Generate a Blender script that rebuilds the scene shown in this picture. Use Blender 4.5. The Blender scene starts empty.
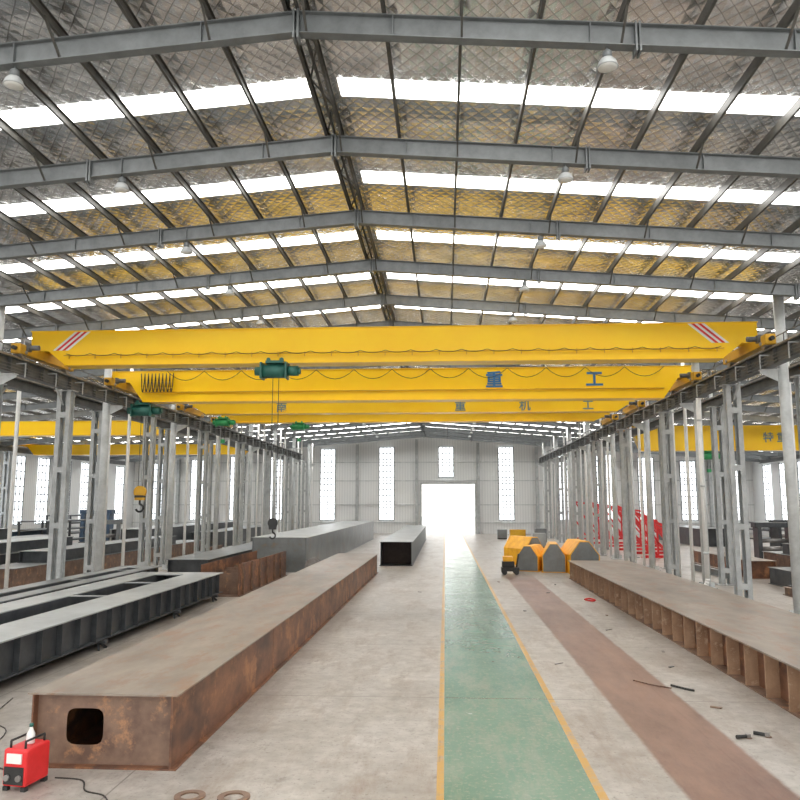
import bpy, bmesh, math, random
from mathutils import Vector, Matrix
random.seed(3)
S=bpy.context.scene; C=S.collection
BAY=4.05; XR=-2.25; SL=0.08; YW=86.7; XL=-36.0; XRT=34.0
def FY(k): return 10.85+BAY*(k-3)

# ------------------------------------------------------------ materials
def nt(name):
    m=bpy.data.materials.new(name); m.use_nodes=True
    t=m.node_tree; b=t.nodes['Principled BSDF']
    return m,t,b
def mat(name,c1,c2=None,scale=3,rough=.6,metal=0,bump=0,stretch=(1,1,1),lo=.35,hi=.65,spec=None,c3=None,s3=8,st3=(1,1,1),p3=(.55,.62)):
    m,t,b=nt(name); N=t.nodes; L=t.links
    b.inputs['Roughness'].default_value=rough; b.inputs['Metallic'].default_value=metal
    if spec is not None: b.inputs['Specular IOR Level'].default_value=spec
    if c2 is None:
        c2=tuple(v*.82 for v in c1)
    tc=N.new('ShaderNodeTexCoord'); mp=N.new('ShaderNodeMapping'); mp.inputs['Scale'].default_value=stretch
    L.new(tc.outputs['Object'],mp.inputs['Vector'])
    n=N.new('ShaderNodeTexNoise'); n.inputs['Scale'].default_value=scale; n.inputs['Detail'].default_value=7; n.inputs['Roughness'].default_value=.65
    L.new(mp.outputs[0],n.inputs['Vector'])
    r=N.new('ShaderNodeValToRGB'); r.color_ramp.elements[0].position=lo; r.color_ramp.elements[1].position=hi
    r.color_ramp.elements[0].color=(*c1,1); r.color_ramp.elements[1].color=(*c2,1)
    L.new(n.outputs['Fac'],r.inputs['Fac']); col=r.outputs[0]
    if c3 is not None:
        mp3=N.new('ShaderNodeMapping'); mp3.inputs['Scale'].default_value=st3; L.new(tc.outputs['Object'],mp3.inputs['Vector'])
        n3=N.new('ShaderNodeTexNoise'); n3.inputs['Scale'].default_value=s3; n3.inputs['Detail'].default_value=8; n3.inputs['Roughness'].default_value=.7; L.new(mp3.outputs[0],n3.inputs['Vector'])
        r3=N.new('ShaderNodeMapRange'); r3.inputs['From Min'].default_value=p3[0]; r3.inputs['From Max'].default_value=p3[1]; L.new(n3.outputs['Fac'],r3.inputs['Value'])
        mx=N.new('ShaderNodeMix'); mx.data_type='RGBA'; L.new(r3.outputs[0],mx.inputs['Factor']); L.new(col,mx.inputs['A']); mx.inputs['B'].default_value=(*c3,1)
        col=mx.outputs['Result']
    L.new(col,b.inputs['Base Color'])
    if bump:
        bp=N.new('ShaderNodeBump'); bp.inputs['Strength'].default_value=bump; bp.inputs['Distance'].default_value=.02
        L.new(n.outputs['Fac'],bp.inputs['Height']); L.new(bp.outputs[0],b.inputs['Normal'])
    return m
def emit(name,c,s):
    m,t,b=nt(name); b.inputs['Base Color'].default_value=(*c,1)
    b.inputs['Emission Color'].default_value=(*c,1); b.inputs['Emission Strength'].default_value=s
    b.inputs['Roughness'].default_value=.4
    return m

M={}
M['rafter']=mat('rafter_paint',(.17,.185,.19),(.12,.13,.135),rough=.5)
M['purlin']=mat('purlin_steel',(.05,.05,.045),(.09,.085,.075),rough=.5)
M['column']=mat('column_paint',(.64,.66,.66),(.46,.48,.48),scale=2,rough=.38)
M['lattice']=mat('lattice_paint',(.50,.52,.52),(.33,.345,.35),scale=2,rough=.38)
M['runway']=mat('runway_paint',(.065,.07,.07),(.12,.12,.115),scale=2,rough=.5)
M['yellow']=mat('crane_yellow',(1.0,.635,.006),(.98,.585,.005),scale=.7,rough=.33)
M['yellowd']=mat('crane_yellow_dark',(.72,.40,.015),(.55,.29,.015),scale=1,rough=.45)
M['red']=mat('red_paint',(.75,.03,.035),(.62,.02,.02),rough=.4)
M['white']=mat('white_paint',(.85,.85,.83),(.75,.75,.73),rough=.4)
M['blue']=mat('blue_lettering',(.03,.15,.34),(.05,.18,.36),rough=.5)
M['bluef']=mat('faded_blue_lettering',(.12,.21,.27),(.18,.25,.25),rough=.5)
M['teal']=mat('hoist_green',(.03,.15,.12),(.02,.10,.08),rough=.4)
M['green']=mat('bright_green',(.04,.35,.12),(.03,.28,.1),rough=.4)
M['black']=mat('black_rubber',(.015,.015,.015),(.03,.03,.03),rough=.6)
M['cable']=mat('cable_black',(.05,.04,.03),(.03,.03,.03),rough=.6)
M['steel']=mat('bare_steel',(.35,.34,.33),(.22,.2,.19),rough=.4,metal=.6)
M['rusttop']=mat('weathered_top_plate',(.31,.26,.215),(.16,.13,.105),scale=1.3,rough=.36,bump=.08,stretch=(1,.4,1),lo=.32,hi=.68,c3=(.24,.14,.085),s3=2.4,st3=(1,.4,1),p3=(.50,.64))
M['rustside']=mat('rusty_web_plate',(.25,.11,.055),(.075,.036,.025),scale=1.6,rough=.5,bump=.08,stretch=(1,.45,.8),lo=.36,hi=.62,c3=(.38,.17,.075),s3=2.2,st3=(1,.6,.7),p3=(.52,.66))
M['rustbrown']=mat('rust_brown',(.23,.145,.10),(.12,.07,.05),scale=2.5,rough=.5,bump=.1,c3=(.36,.19,.10),s3=4,p3=(.55,.66))
M['rusttan']=mat('tan_rust_plate',(.42,.27,.17),(.26,.15,.09),scale=3,rough=.55,c3=(.50,.36,.25),s3=6,p3=(.55,.66))
M['darkst']=mat('dark_primer',(.03,.035,.04),(.065,.07,.075),scale=2,rough=.42)
M['greyst']=mat('grey_primer',(.20,.215,.22),(.12,.13,.135),scale=1,rough=.36,c3=(.22,.16,.11),s3=2,p3=(.56,.68))
M['greyl']=mat('light_grey_primer',(.37,.39,.39),(.26,.27,.27),scale=1,rough=.36)
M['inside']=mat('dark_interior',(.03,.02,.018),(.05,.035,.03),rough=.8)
M['orange']=mat('orange_paint',(.95,.50,.015),(.78,.35,.012),rough=.45)
M['bluep']=mat('blue_machine',(.05,.09,.15),(.04,.07,.12),rough=.45)
M['win']=emit('window_pane',(.93,.97,1),2.6)
M['lampglass']=mat('lamp_glass',(.75,.75,.72),(.65,.65,.62),rough=.3)
M['outside']=mat('outside_concrete',(.6,.6,.58),(.5,.5,.48),scale=.4,rough=.8)
def skymat():
    m=emit('skylight_panel',(1,.985,.95),7); t=m.node_tree;N=t.nodes;L=t.links;b=N['Principled BSDF']
    tc=N.new('ShaderNodeTexCoord'); mp=N.new('ShaderNodeMapping'); mp.inputs['Scale'].default_value=(.5,.3,1); L.new(tc.outputs['Object'],mp.inputs[0])
    n=N.new('ShaderNodeTexNoise'); n.inputs['Scale'].default_value=1.2; n.inputs['Detail'].default_value=3; L.new(mp.outputs[0],n.inputs[0])
    r=N.new('ShaderNodeMapRange'); r.inputs['From Min'].default_value=.35; r.inputs['From Max'].default_value=.65; r.inputs['To Min'].default_value=6; r.inputs['To Max'].default_value=13
    L.new(n.outputs['Fac'],r.inputs[0]); L.new(r.outputs[0],b.inputs['Emission Strength']); return m
M['sky']=skymat()

def cladding():
    m,t,b=nt('wall_cladding'); N=t.nodes;L=t.links
    tc=N.new('ShaderNodeTexCoord'); sp=N.new('ShaderNodeSeparateXYZ'); L.new(tc.outputs['Object'],sp.inputs[0])
    ad=N.new('ShaderNodeMath'); ad.operation='ADD'; L.new(sp.outputs[0],ad.inputs[0]); L.new(sp.outputs[1],ad.inputs[1])
    w=N.new('ShaderNodeMath'); w.operation='PINGPONG'; w.inputs[1].default_value=.15; L.new(ad.outputs[0],w.inputs[0])
    bp=N.new('ShaderNodeBump'); bp.inputs['Strength'].default_value=.25; bp.inputs['Distance'].default_value=.1
    L.new(w.outputs[0],bp.inputs['Height']); L.new(bp.outputs[0],b.inputs['Normal'])
    r=N.new('ShaderNodeMapRange'); r.inputs['From Max'].default_value=.15; L.new(w.outputs[0],r.inputs['Value'])
    mx=N.new('ShaderNodeMix'); mx.data_type='RGBA'; mx.inputs['A'].default_value=(.70,.71,.71,1); mx.inputs['B'].default_value=(.80,.81,.80,1)
    L.new(r.outputs[0],mx.inputs['Factor']); L.new(mx.outputs['Result'],b.inputs['Base Color']); b.inputs['Roughness'].default_value=.5
    return m
M['clad']=cladding()

def foil():
    m,t,b=nt('foil_insulation'); N=t.nodes;L=t.links
    def mth(op,a,bb=None):
        n=N.new('ShaderNodeMath'); n.operation=op
        for i,v in enumerate((a,bb)):
            if v is None: continue
            if isinstance(v,(int,float)): n.inputs[i].default_value=v
            else: L.new(v,n.inputs[i])
        return n.outputs[0]
    tc=N.new('ShaderNodeTexCoord'); 
    no=N.new('ShaderNodeTexNoise'); no.inputs['Scale'].default_value=1.6; no.inputs['Detail'].default_value=2; L.new(tc.outputs['Object'],no.inputs['Vector'])
    sp=N.new('ShaderNodeSeparateXYZ'); L.new(tc.outputs['Object'],sp.inputs[0])
    wob=mth('MULTIPLY',no.outputs['Fac'],.10)
    x=mth('ADD',sp.outputs[0],wob); y=mth('MULTIPLY',sp.outputs[1],.75)
    a=mth('PINGPONG',mth('ADD',x,y),.13); c=mth('PINGPONG',mth('SUBTRACT',x,y),.13)
    mn=mth('MINIMUM',a,c)
    mask=mth('MULTIPLY',mth('LESS_THAN',mn,.010),.5)
    n2=N.new('ShaderNodeTexNoise'); n2.inputs['Scale'].default_value=2.0; n2.inputs['Detail'].default_value=1.5; L.new(tc.outputs['Object'],n2.inputs['Vector'])
    h=mth('ADD',mth('MULTIPLY',mth('MINIMUM',mn,.11),.12),mth('MULTIPLY',n2.outputs['Fac'],.042))
    bp=N.new('ShaderNodeBump'); bp.inputs['Strength'].default_value=1; bp.inputs['Distance'].default_value=.8
    L.new(h,bp.inputs['Height']); L.new(bp.outputs[0],b.inputs['Normal'])
    r=N.new('ShaderNodeValToRGB'); r.color_ramp.elements[0].color=(.66,.67,.68,1); r.color_ramp.elements[1].color=(.95,.96,.97,1)
    r.color_ramp.elements[0].position=.35; r.color_ramp.elements[1].position=.65; L.new(n2.outputs['Fac'],r.inputs['Fac'])
    mx=N.new('ShaderNodeMix'); mx.data_type='RGBA'; L.new(mask,mx.inputs['Factor']); L.new(r.outputs[0],mx.inputs['A']); mx.inputs['B'].default_value=(.12,.115,.105,1)
    L.new(mx.outputs['Result'],b.inputs['Base Color'])
    b.inputs['Metallic'].default_value=.93; b.inputs['Roughness'].default_value=.27
    return m
M['foil']=foil()

def floor_mat():
    m,t,b=nt('painted_concrete'); N=t.nodes;L=t.links
    def mth(op,a,bb=None,cl=False):
        n=N.new('ShaderNodeMath'); n.operation=op; n.use_clamp=cl
        for i,v in enumerate((a,bb)):
            if v is None: continue
            if isinstance(v,(int,float)): n.inputs[i].default_value=v
            else: L.new(v,n.inputs[i])
        return n.outputs[0]
    tc=N.new('ShaderNodeTexCoord'); sp=N.new('ShaderNodeSeparateXYZ'); L.new(tc.outputs['Object'],sp.inputs[0])
    def noise(s,d=8,r=.65,st=(1,1,1)):
        mp=N.new('ShaderNodeMapping'); mp.inputs['Scale'].default_value=st; L.new(tc.outputs['Object'],mp.inputs['Vector'])
        n=N.new('ShaderNodeTexNoise'); n.inputs['Scale'].default_value=s; n.inputs['Detail'].default_value=d; n.inputs['Roughness'].default_value=r
        L.new(mp.outputs[0],n.inputs['Vector']); return n.outputs['Fac']
    n1=noise(.6); n2=noise(4); n3=noise(1.5,10,.75,(1,.25,1)); n4=noise(14,6); n5=noise(.35,6,.6,(1,.5,1)); n6=noise(2.6,8,.75,(1,.6,1))
    def ramp(f,p0,c0,p1,c1):
        r=N.new('ShaderNodeValToRGB'); e=r.color_ramp.elements; e[0].position=p0;e[1].position=p1; e[0].color=(*c0,1); e[1].color=(*c1,1); L.new(f,r.inputs['Fac']); return r.outputs[0]
    def mix(f,a,bb,mode='MIX'):
        x=N.new('ShaderNodeMix'); x.data_type='RGBA'; x.blend_type=mode
        if isinstance(f,(int,float)): x.inputs['Factor'].default_value=f
        else: L.new(f,x.inputs['Factor'])
        for k,v in (('A',a),('B',bb)):
            if isinstance(v,tuple): x.inputs[k].default_value=(*v,1)
            else: L.new(v,x.inputs[k])
        return x.outputs['Result']
    base=ramp(n1,.35,(.38,.35,.315),.65,(.53,.50,.465))
    base=mix(.7,base,ramp(n2,.3,(.50,.48,.46),.7,(1,1,1)),'MULTIPLY')
    base=mix(ramp(n3,.49,(0,0,0),.68,(.9,.9,.9)),base,(.24,.185,.145))
    base=mix(ramp(n5,.50,(0,0,0),.66,(.5,.5,.5)),base,(.26,.215,.175))
    base=mix(ramp(n6,.58,(0,0,0),.69,(.65,.65,.65)),base,(.13,.10,.08))
    base=mix(mth('MULTIPLY',ramp(n4,.58,(0,0,0),.65,(1,1,1)),.5),base,(.12,.10,.085))
    X=sp.outputs[0]; Y=sp.outputs[1]
    jy=mth('LESS_THAN',mth('PINGPONG',mth('ADD',Y,1.0),2.5),.014)
    jx=mth('LESS_THAN',mth('PINGPONG',mth('ADD',X,.1),1.95),.012)
    base=mix(mth('MULTIPLY',mth('MAXIMUM',jy,jx),.7),base,(.12,.10,.085))
    def rng(v,a,bb): return mth('MULTIPLY',mth('GREATER_THAN',v,a),mth('LESS_THAN',v,bb))
    def soft(v,a,w): return mth('DIVIDE',mth('SUBTRACT',v,a),w,True)
    wx=mth('ADD',X,mth('MULTIPLY',mth('SUBTRACT',n6,.5),.14))
    rs=mth('MULTIPLY',soft(wx,2.76,.07),soft(mth('MULTIPLY',wx,-1.0),-4.14,.07))
    rs=mth('MULTIPLY',rs,mth('MULTIPLY',soft(mth('MULTIPLY',Y,-1.0),-38.0,3.0),.9))
    base=mix(rs,base,ramp(n3,.38,(.13,.052,.032),.66,(.27,.145,.10)))
    g=ramp(n1,.35,(.085,.19,.135),.65,(.125,.235,.175))
    wear=ramp(n3,.48,(0,0,0),.72,(.75,.75,.75))
    g=mix(wear,g,(.28,.31,.26))
    g=mix(mth('MULTIPLY',ramp(n4,.54,(0,0,0),.66,(1,1,1)),.5),g,(.32,.36,.30))
    g=mix(ramp(n6,.60,(0,0,0),.71,(.4,.4,.4)),g,(.09,.12,.09))
    base=mix(rng(X,-.04,1.76),base,g)
    yl=mth('MAXIMUM',rng(X,-.13,-.04),rng(X,1.76,1.87))
    yl=mth('MULTIPLY',yl,ramp(n2,.35,(.25,.25,.25),.5,(1,1,1)))
    base=mix(yl,base,(.50,.29,.07))
    base=mix(mth('MULTIPLY',rng(X,-.04,1.9),mth('MULTIPLY',jy,.8)),base,(.07,.09,.06))
    L.new(base,b.inputs['Base Color'])
    rr=N.new('ShaderNodeMapRange'); rr.inputs['To Min'].default_value=.28; rr.inputs['To Max'].default_value=.46; L.new(n1,rr.inputs['Value'])
    ro=mth('SUBTRACT',rr.outputs[0],mth('MULTIPLY',rng(X,-.04,1.76),.13))
    L.new(ro,b.inputs['Roughness'])
    return m
M['floor']=floor_mat()

# ------------------------------------------------------------ mesh helpers
def B(bm,x0,x1,y0,y1,z0,z1):
    v=[bm.verts.new((x,y,z)) for z in (z0,z1) for y in (y0,y1) for x in (x0,x1)]
    for f in ((0,2,3,1),(4,5,7,6),(0,1,5,4),(2,6,7,3),(0,4,6,2),(1,3,7,5)):
        bm.faces.new([v[i] for i in f])
    return v
def beam(bm,p0,p1,w,h=None):
    h=h or w
    p0=Vector(p0);p1=Vector(p1); d=(p1-p0).normalized()
    up=Vector((0,0,1)) if abs(d.z)<.95 else Vector((0,1,0))
    s=d.cross(up).normalized(); u=s.cross(d)
    vs=[]
    for p in (p0,p1):
        for a,b_ in ((-1,-1),(1,-1),(1,1),(-1,1)):
            vs.append(bm.verts.new(p+s*a*w/2+u*b_*h/2))
    for f in ((3,2,1,0),(4,5,6,7),(0,1,5,4),(1,2,6,5),(2,3,7,6),(3,0,4,7)):
        bm.faces.new([vs[i] for i in f])
def cyl(bm,p0,p1,r0,r1=None,seg=16,caps=True):
    r1=r0 if r1 is None else r1
    p0=Vector(p0);p1=Vector(p1); d=(p1-p0).normalized()
    up=Vector((0,0,1)) if abs(d.z)<.95 else Vector((1,0,0))
    s=d.cross(up).normalized(); u=s.cross(d)
    a=[];b=[]
    for i in range(seg):
        t=2*math.pi*i/seg; o=s*math.cos(t)+u*math.sin(t)
        a.append(bm.verts.new(p0+o*r0)); b.append(bm.verts.new(p1+o*r1))
    for i in range(seg):
        j=(i+1)%seg; f=bm.faces.new((a[j],a[i],b[i],b[j])); f.smooth=True
    if caps:
        bm.faces.new(a); bm.faces.new(b[::-1])
def tube(bm,pts,r,seg=6):
    for a,b in zip(pts[:-1],pts[1:]): cyl(bm,a,b,r,seg=seg)
def lathe(bm,prof,seg=20,c=(0,0,0)):
    rings=[]
    for r,z in prof:
        rings.append([bm.verts.new((c[0]+r*math.cos(2*math.pi*i/seg),c[1]+r*math.sin(2*math.pi*i/seg),c[2]+z)) for i in range(seg)])
    for a,b in zip(rings[:-1],rings[1:]):
        for i in range(seg):
            j=(i+1)%seg; f=bm.faces.new((a[i],a[j],b[j],b[i])); f.smooth=True
    bm.faces.new(rings[0][::-1]); bm.faces.new(rings[-1])
def prism(bm,pts,axis,a0,a1):
    def P(p,a):
        return {'y':(p[0],a,p[1]),'x':(a,p[0],p[1]),'z':(p[0],p[1],a)}[axis]
    a=[bm.verts.new(P(p,a0)) for p in pts]; b=[bm.verts.new(P(p,a1)) for p in pts]
    n=len(pts)
    for i in range(n):
        j=(i+1)%n; bm.faces.new((a[i],a[j],b[j],b[i]))
    bm.faces.new(a[::-1]); bm.faces.new(b)
def ob(name,bm,mt,parent=None,loc=(0,0,0),rot=None,bev=0,label=None):
    bmesh.ops.recalc_face_normals(bm,faces=bm.faces)
    me=bpy.data.meshes.new(name); bm.to_mesh(me); bm.free()
    for x in (mt if isinstance(mt,(list,tuple)) else [mt]): me.materials.append(M[x] if isinstance(x,str) else x)
    o=bpy.data.objects.new(name,me); C.objects.link(o); o.location=loc
    if rot: o.rotation_euler=rot
    if parent: o.parent=parent
    if label: o['label']=label
    if bev:
        md=o.modifiers.new('bevel','BEVEL'); md.width=bev; md.segments=2; md.limit_method='ANGLE'
    return o
def thing(name,label,cat,loc=(0,0,0),group=None,rot=None):
    e=bpy.data.objects.new(name,None); C.objects.link(e); e.location=loc; e.empty_display_size=.3
    if rot: e.rotation_euler=rot
    e['label']=label; e['category']=cat
    if group: e['group']=group
    return e
def struct(o,label=None,cat=None):
    o['kind']='structure'
    if label: o['label']=label
    if cat: o['category']=cat
    return o
def copy_tree(o,loc=None,parent=None,rot=None,label=None):
    c=o.copy(); C.objects.link(c)
    if parent is not None: c.parent=parent
    if loc is not None: c.location=loc
    if rot is not None: c.rotation_euler=rot
    if label: c['label']=label
    for ch in list(o.children): copy_tree(ch,parent=c)
    return c
def nb(): return bmesh.new()
def text(name,s,size,mt,parent,loc,rot=(math.pi/2,0,0),ext=.006,label=None,off=.018):
    cu=bpy.data.curves.new(name,'FONT'); cu.body=s; cu.size=size; cu.extrude=ext; cu.align_x='CENTER'; cu.offset=off
    t=bpy.data.objects.new(name+'_tmp',cu); C.objects.link(t)
    bpy.context.view_layer.update()
    dg=bpy.context.evaluated_depsgraph_get()
    me=bpy.data.meshes.new_from_object(t.evaluated_get(dg)); bpy.data.objects.remove(t)
    me.materials.clear(); me.materials.append(M[mt])
    o=bpy.data.objects.new(name,me); C.objects.link(o); o.parent=parent; o.location=loc; o.rotation_euler=rot
    if label: o['label']=label
    return o
def rz(x,z=0): return z-SL*abs(x-XR)

# ------------------------------------------------------------ room shell
bm=nb(); B(bm,XL-.2,XRT+.2,-12,YW+.15,-.2,0); struct(ob('floor',bm,'floor'),'light concrete workshop floor with green painted walkway and yellow lines','floor')
bm=nb(); B(bm,-70,70,YW+.15,190,-.25,-.03); o=ob('ground',bm,'outside'); struct(o,'pale concrete yard outside the open door','ground')
bm=nb()
ZR=11.30
for xa in (XL-.2,XRT+.2):
    v=[bm.verts.new(p) for p in ((XR,-12,ZR),(xa,-12,rz(xa,ZR)),(xa,YW+.2,rz(xa,ZR)),(XR,YW+.2,ZR))]
    w=[bm.verts.new((p.co.x,p.co.y,p.co.z+.1)) for p in v]
    bm.faces.new(v); bm.faces.new(w[::-1])
    for i in range(4):
        j=(i+1)%4; bm.faces.new((v[i],v[j],w[j],w[i]))
struct(ob('ceiling',bm,'foil'),'silver quilted foil insulation under a low pitched roof','ceiling')
n=1
def skylight(k):
    global n
    y0=FY(k)+.575*BAY; y1=FY(k)+.725*BAY
    for xa in (XL+1,XRT-1):
        sgn=-1 if xa<XR else 1
        bm=nb(); xs=XR+sgn*.3
        v=[(xs,y0),(xa,y0),(xa,y1),(xs,y1)]
        a=[bm.verts.new((x,y,rz(x,ZR-.015))) for x,y in v]; b=[bm.verts.new((x,y,rz(x,ZR+.0))) for x,y in v]
        bm.faces.new(a); bm.faces.new(b[::-1])
        for i in range(4):
            j=(i+1)%4; bm.faces.new((a[i],a[j],b[j],b[i]))
        o=ob('window_%d'%n,bm,'sky'); struct(o,'bright translucent roof skylight strip','skylight'); n+=1
for k in range(-2,21): skylight(k)
DX0,DX1,DZ=-2.6,3.35,5.5
bm=nb()
def wallpoly(bm,pts): prism(bm,pts,'y',YW,YW+.15)
wallpoly(bm,[(XL,0),(DX0,0),(DX0,DZ),(DX0,rz(DX0,ZR)),(XL,rz(XL,ZR))])
wallpoly(bm,[(DX1,0),(XRT,0),(XRT,rz(XRT,ZR)),(DX1,rz(DX1,ZR))])
wallpoly(bm,[(DX0,DZ),(DX1,DZ),(DX1,rz(DX1,ZR)),(XR,ZR),(DX0,rz(DX0,ZR))])
struct(ob('wall_back',bm,'clad'),'pale grey corrugated metal end wall','wall')
for nm,x in (('wall_left',XL),('wall_right',XRT)):
    bm=nb(); B(bm,x-.15,x,-12,YW,0,rz(x,ZR)) if x<0 else B(bm,x,x+.15,-12,YW,0,rz(x,ZR))
    struct(ob(nm,bm,'clad'),'pale grey corrugated metal side wall','wall')
bm=nb(); B(bm,DX0-.18,DX0,YW-.12,YW+.2,0,DZ+.18); B(bm,DX1,DX1+.18,YW-.12,YW+.2,0,DZ+.18); B(bm,DX0,DX1,YW-.12,YW+.2,DZ,DZ+.18)
d=struct(ob('door_1',bm,'column'),'wide open workshop door with pale frame','door')
def window(x,z0,z1,w=1.6):
    global n
    bm=nb(); y=YW
    B(bm,-w/2,w/2,-.08,-.04,z0,z1)
    p=ob('window_%d'%n,bm,'win',loc=(x,y,0)); n+=1
    struct(p,'tall bright multi-pane wall window','window')
    bm=nb()
    B(bm,-w/2-.08,-w/2,-.12,-.02,z0,z1); B(bm,w/2,w/2+.08,-.12,-.02,z0,z1)
    for i in range(1,4): xx=-w/2+w*i/4; B(bm,xx-.035,xx+.035,-.12,-.08,z0,z1)
    nr=int((z1-z0)/.65)
    for i in range(nr+1):
        zz=z0+(z1-z0)*i/nr; B(bm,-w/2-.08,w/2+.08,-.12,-.08,zz-.045,zz+.045)
    ob('window_frame',bm,'rafter',p)
for x in (-33,-28.4,-23.8,-19.2,-13.35,-6.6,.15,6.9,13.2,17.8,22.4,27.0,31.6):
    top=min(9.7,rz(x,ZR)-.9)
    window(x,6.3 if abs(x)<1 else 1.5,top)
for sx in (XL,XRT):
    for k in range(4,21):
        bm=nb(); s=1 if sx<0 else -1
        xa,xb=sorted((sx,sx+s*.06)); B(bm,xa,xb,k*BAY+.8,k*BAY+2.6,1.6,7.4)
        p=ob('window_%d'%n,bm,'win'); n+=1; struct(p,'tall bright side wall window','window')
        bm=nb()
        xa,xb=sorted((sx+s*.06,sx+s*.1))
        for i in range(10): B(bm,xa,xb,k*BAY+.75,k*BAY+2.65,1.6+i*.64-.04,1.6+i*.64+.04)
        for i in range(4): B(bm,xa,xb,k*BAY+.8+i*.6-.04,k*BAY+.8+i*.6+.04,1.6,7.4)
        ob('window_frame',bm,'rafter',p)
for x in (-30.7,-26.1,-21.5,-16.7,-9.95,-3.2,3.75,10.3,15.5,20.1,24.7,29.3):
    e=thing('wall_post','grey steel wind post against the end wall','steel post',(x,YW-.3,0),'end wall wind posts')
    h=rz(x,ZR)-.65; bm=nb()
    B(bm,-.15,.15,-.16,-.14,0,h);B(bm,-.15,.15,.14,.16,0,h);B(bm,-.01,.01,-.14,.14,0,h)
    ob('post_shaft',bm,'lattice',e)
    bm=nb(); B(bm,-.25,.25,-.25,.25,0,.03); ob('base_plate',bm,'lattice',e)
for z in (1.2,3.2,5.9,8.0):
    e=thing('wall_girt','thin grey horizontal girt on the end wall','wall girt',(0,0,z),'end wall girts')
    if z<DZ+.2:
        bm=nb(); B(bm,XL,DX0-.2,YW-.13,YW-.01,-.05,.05); ob('girt_bar',bm,'column',e)
        bm=nb(); B(bm,DX1+.2,XRT,YW-.13,YW-.01,-.05,.05); ob('girt_bar',bm,'column',e)
    else:
        bm=nb(); B(bm,XL,XRT,YW-.13,YW-.01,-.05,.05); ob('girt_bar',bm,'column',e)

# ------------------------------------------------------------ roof frames
PS=1.2
pxs=[]
for sgn in (-1,1):
    x=XR+sgn*.16
    while XL+.3<x<XRT-.3:
        pxs.append(x); x+=sgn*PS
ZC=10.80
def rafter_mesh(sgn):
    bm=nb(); xa=XL+.1 if sgn<0 else XRT-.1
    x0,x1=sorted((XR,xa))
    B(bm,x0,x1,-.09,.09,.165,.18); B(bm,x0,x1,-.09,.09,-.18,-.165); B(bm,x0,x1,-.012,.012,-.165,.165)
    x=XR+sgn*1.5
    while XL+.5<x<XRT-.5:
        B(bm,x-.008,x+.008,-.08,.08,-.165,.165); x+=sgn*3.0
    for v in bm.verts: v.co.z+=rz(v.co.x)
    return bm
rp=None
for k in range(1,22):
    y=FY(k)
    if rp is None:
        e=thing('roof_frame','grey painted steel portal rafters spanning the roof','roof beam',(0,y,ZC),'portal roof beams')
        ob('rafter',rafter_mesh(-1),'rafter',e); ob('rafter',rafter_mesh(1),'rafter',e)
        bm=nb(); B(bm,XR-.05,XR-.018,-.11,.11,-.28,.2); B(bm,XR+.018,XR+.05,-.11,.11,-.28,.2); ob('ridge_splice_plate',bm,'rafter',e)
        for xs in (XR-5.2,XR+5.2,XR-12.2,XR+12.9):
            bm=nb(); B(bm,xs-.045,xs-.015,-.11,.11,-.28+rz(xs),.2+rz(xs)); B(bm,xs+.015,xs+.045,-.11,.11,-.28+rz(xs),.2+rz(xs)); ob('splice_plate',bm,'rafter',e)
        for j,px in enumerate(sorted(pxs)):
            if j%2==0 and -20<px<20:
                bm=nb(); beam(bm,(px,.0,-.16+rz(px)),(px,.55,.24+rz(px)),.035,.035); beam(bm,(px,0,-.16+rz(px)),(px,-.55,.24+rz(px)),.035,.035)
                ob('flange_brace',bm,'purlin',e)
        rp=e
    else: e=copy_tree(rp,(0,y,ZC))
pp=None
for px in sorted(pxs):
    if pp is None:
        e=thing('roof_purlin','dark galvanised roof purlin running along the hall','roof purlin',(px,0,rz(px,ZC)),'roof purlins')
        bm=nb(); y0,y1=-11,YW-.05
        B(bm,-.025,-.019,y0,y1,.19,.37); B(bm,-.025,.025,y0,y1,.19,.197); B(bm,-.025,.025,y0,y1,.363,.37)
        ob('channel_section',bm,'purlin',e); pp=e
    else: copy_tree(pp,(px,0,rz(px,ZC)))
e=thing('ridge_conduit','dark pipe hung below the roof ridge','pipe',(XR+.0,0,ZC))
bm=nb(); cyl(bm,(.0,-5,.30),(.0,YW-.2,.30),.03,seg=10); ob('pipe_run',bm,'purlin',e)
bm=nb(); 
y=FY(1)
while y<YW-3:
    beam(bm,(-.14,y,.3),(.14,y+1.0,.3),.03); beam(bm,(.14,y+1.0,.3),(-.14,y+2.025,.3),.03); y+=2.025
ob('zigzag_shadow_bars',bm,'purlin',e)  # dark bars modelled in place of the zigzag shadow along the ridge
lp=None
for k in range(3,20):
    for x in (2.5,-6.75):
        z=rz(x,ZC)-.18
        if lp is None:
            lp=thing('high_bay_lamp','grey bell-shaped high bay lamp hanging from a rafter','ceiling lamp',(x,FY(k),z),'high bay lamps')
            bm=nb(); cyl(bm,(0,0,0),(0,0,-.08),.015,seg=8); ob('hanger_rod',bm,'rafter',lp)
            bm=nb(); lathe(bm,[(.05,-.06),(.07,-.08),(.075,-.16),(.05,-.18)]); ob('lamp_housing',bm,'rafter',lp)
            bm=nb(); lathe(bm,[(.05,-.17),(.09,-.19),(.13,-.24),(.155,-.31),(.16,-.33),(.15,-.33)]); ob('lamp_shade',bm,'lattice',lp)
            bm=nb(); lathe(bm,[(.13,-.31),(.145,-.335),(.09,-.35),(.02,-.355)]); ob('lamp_lens',bm,'lampglass',lp)
        else: copy_tree(lp,(x,FY(k),z))

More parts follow.
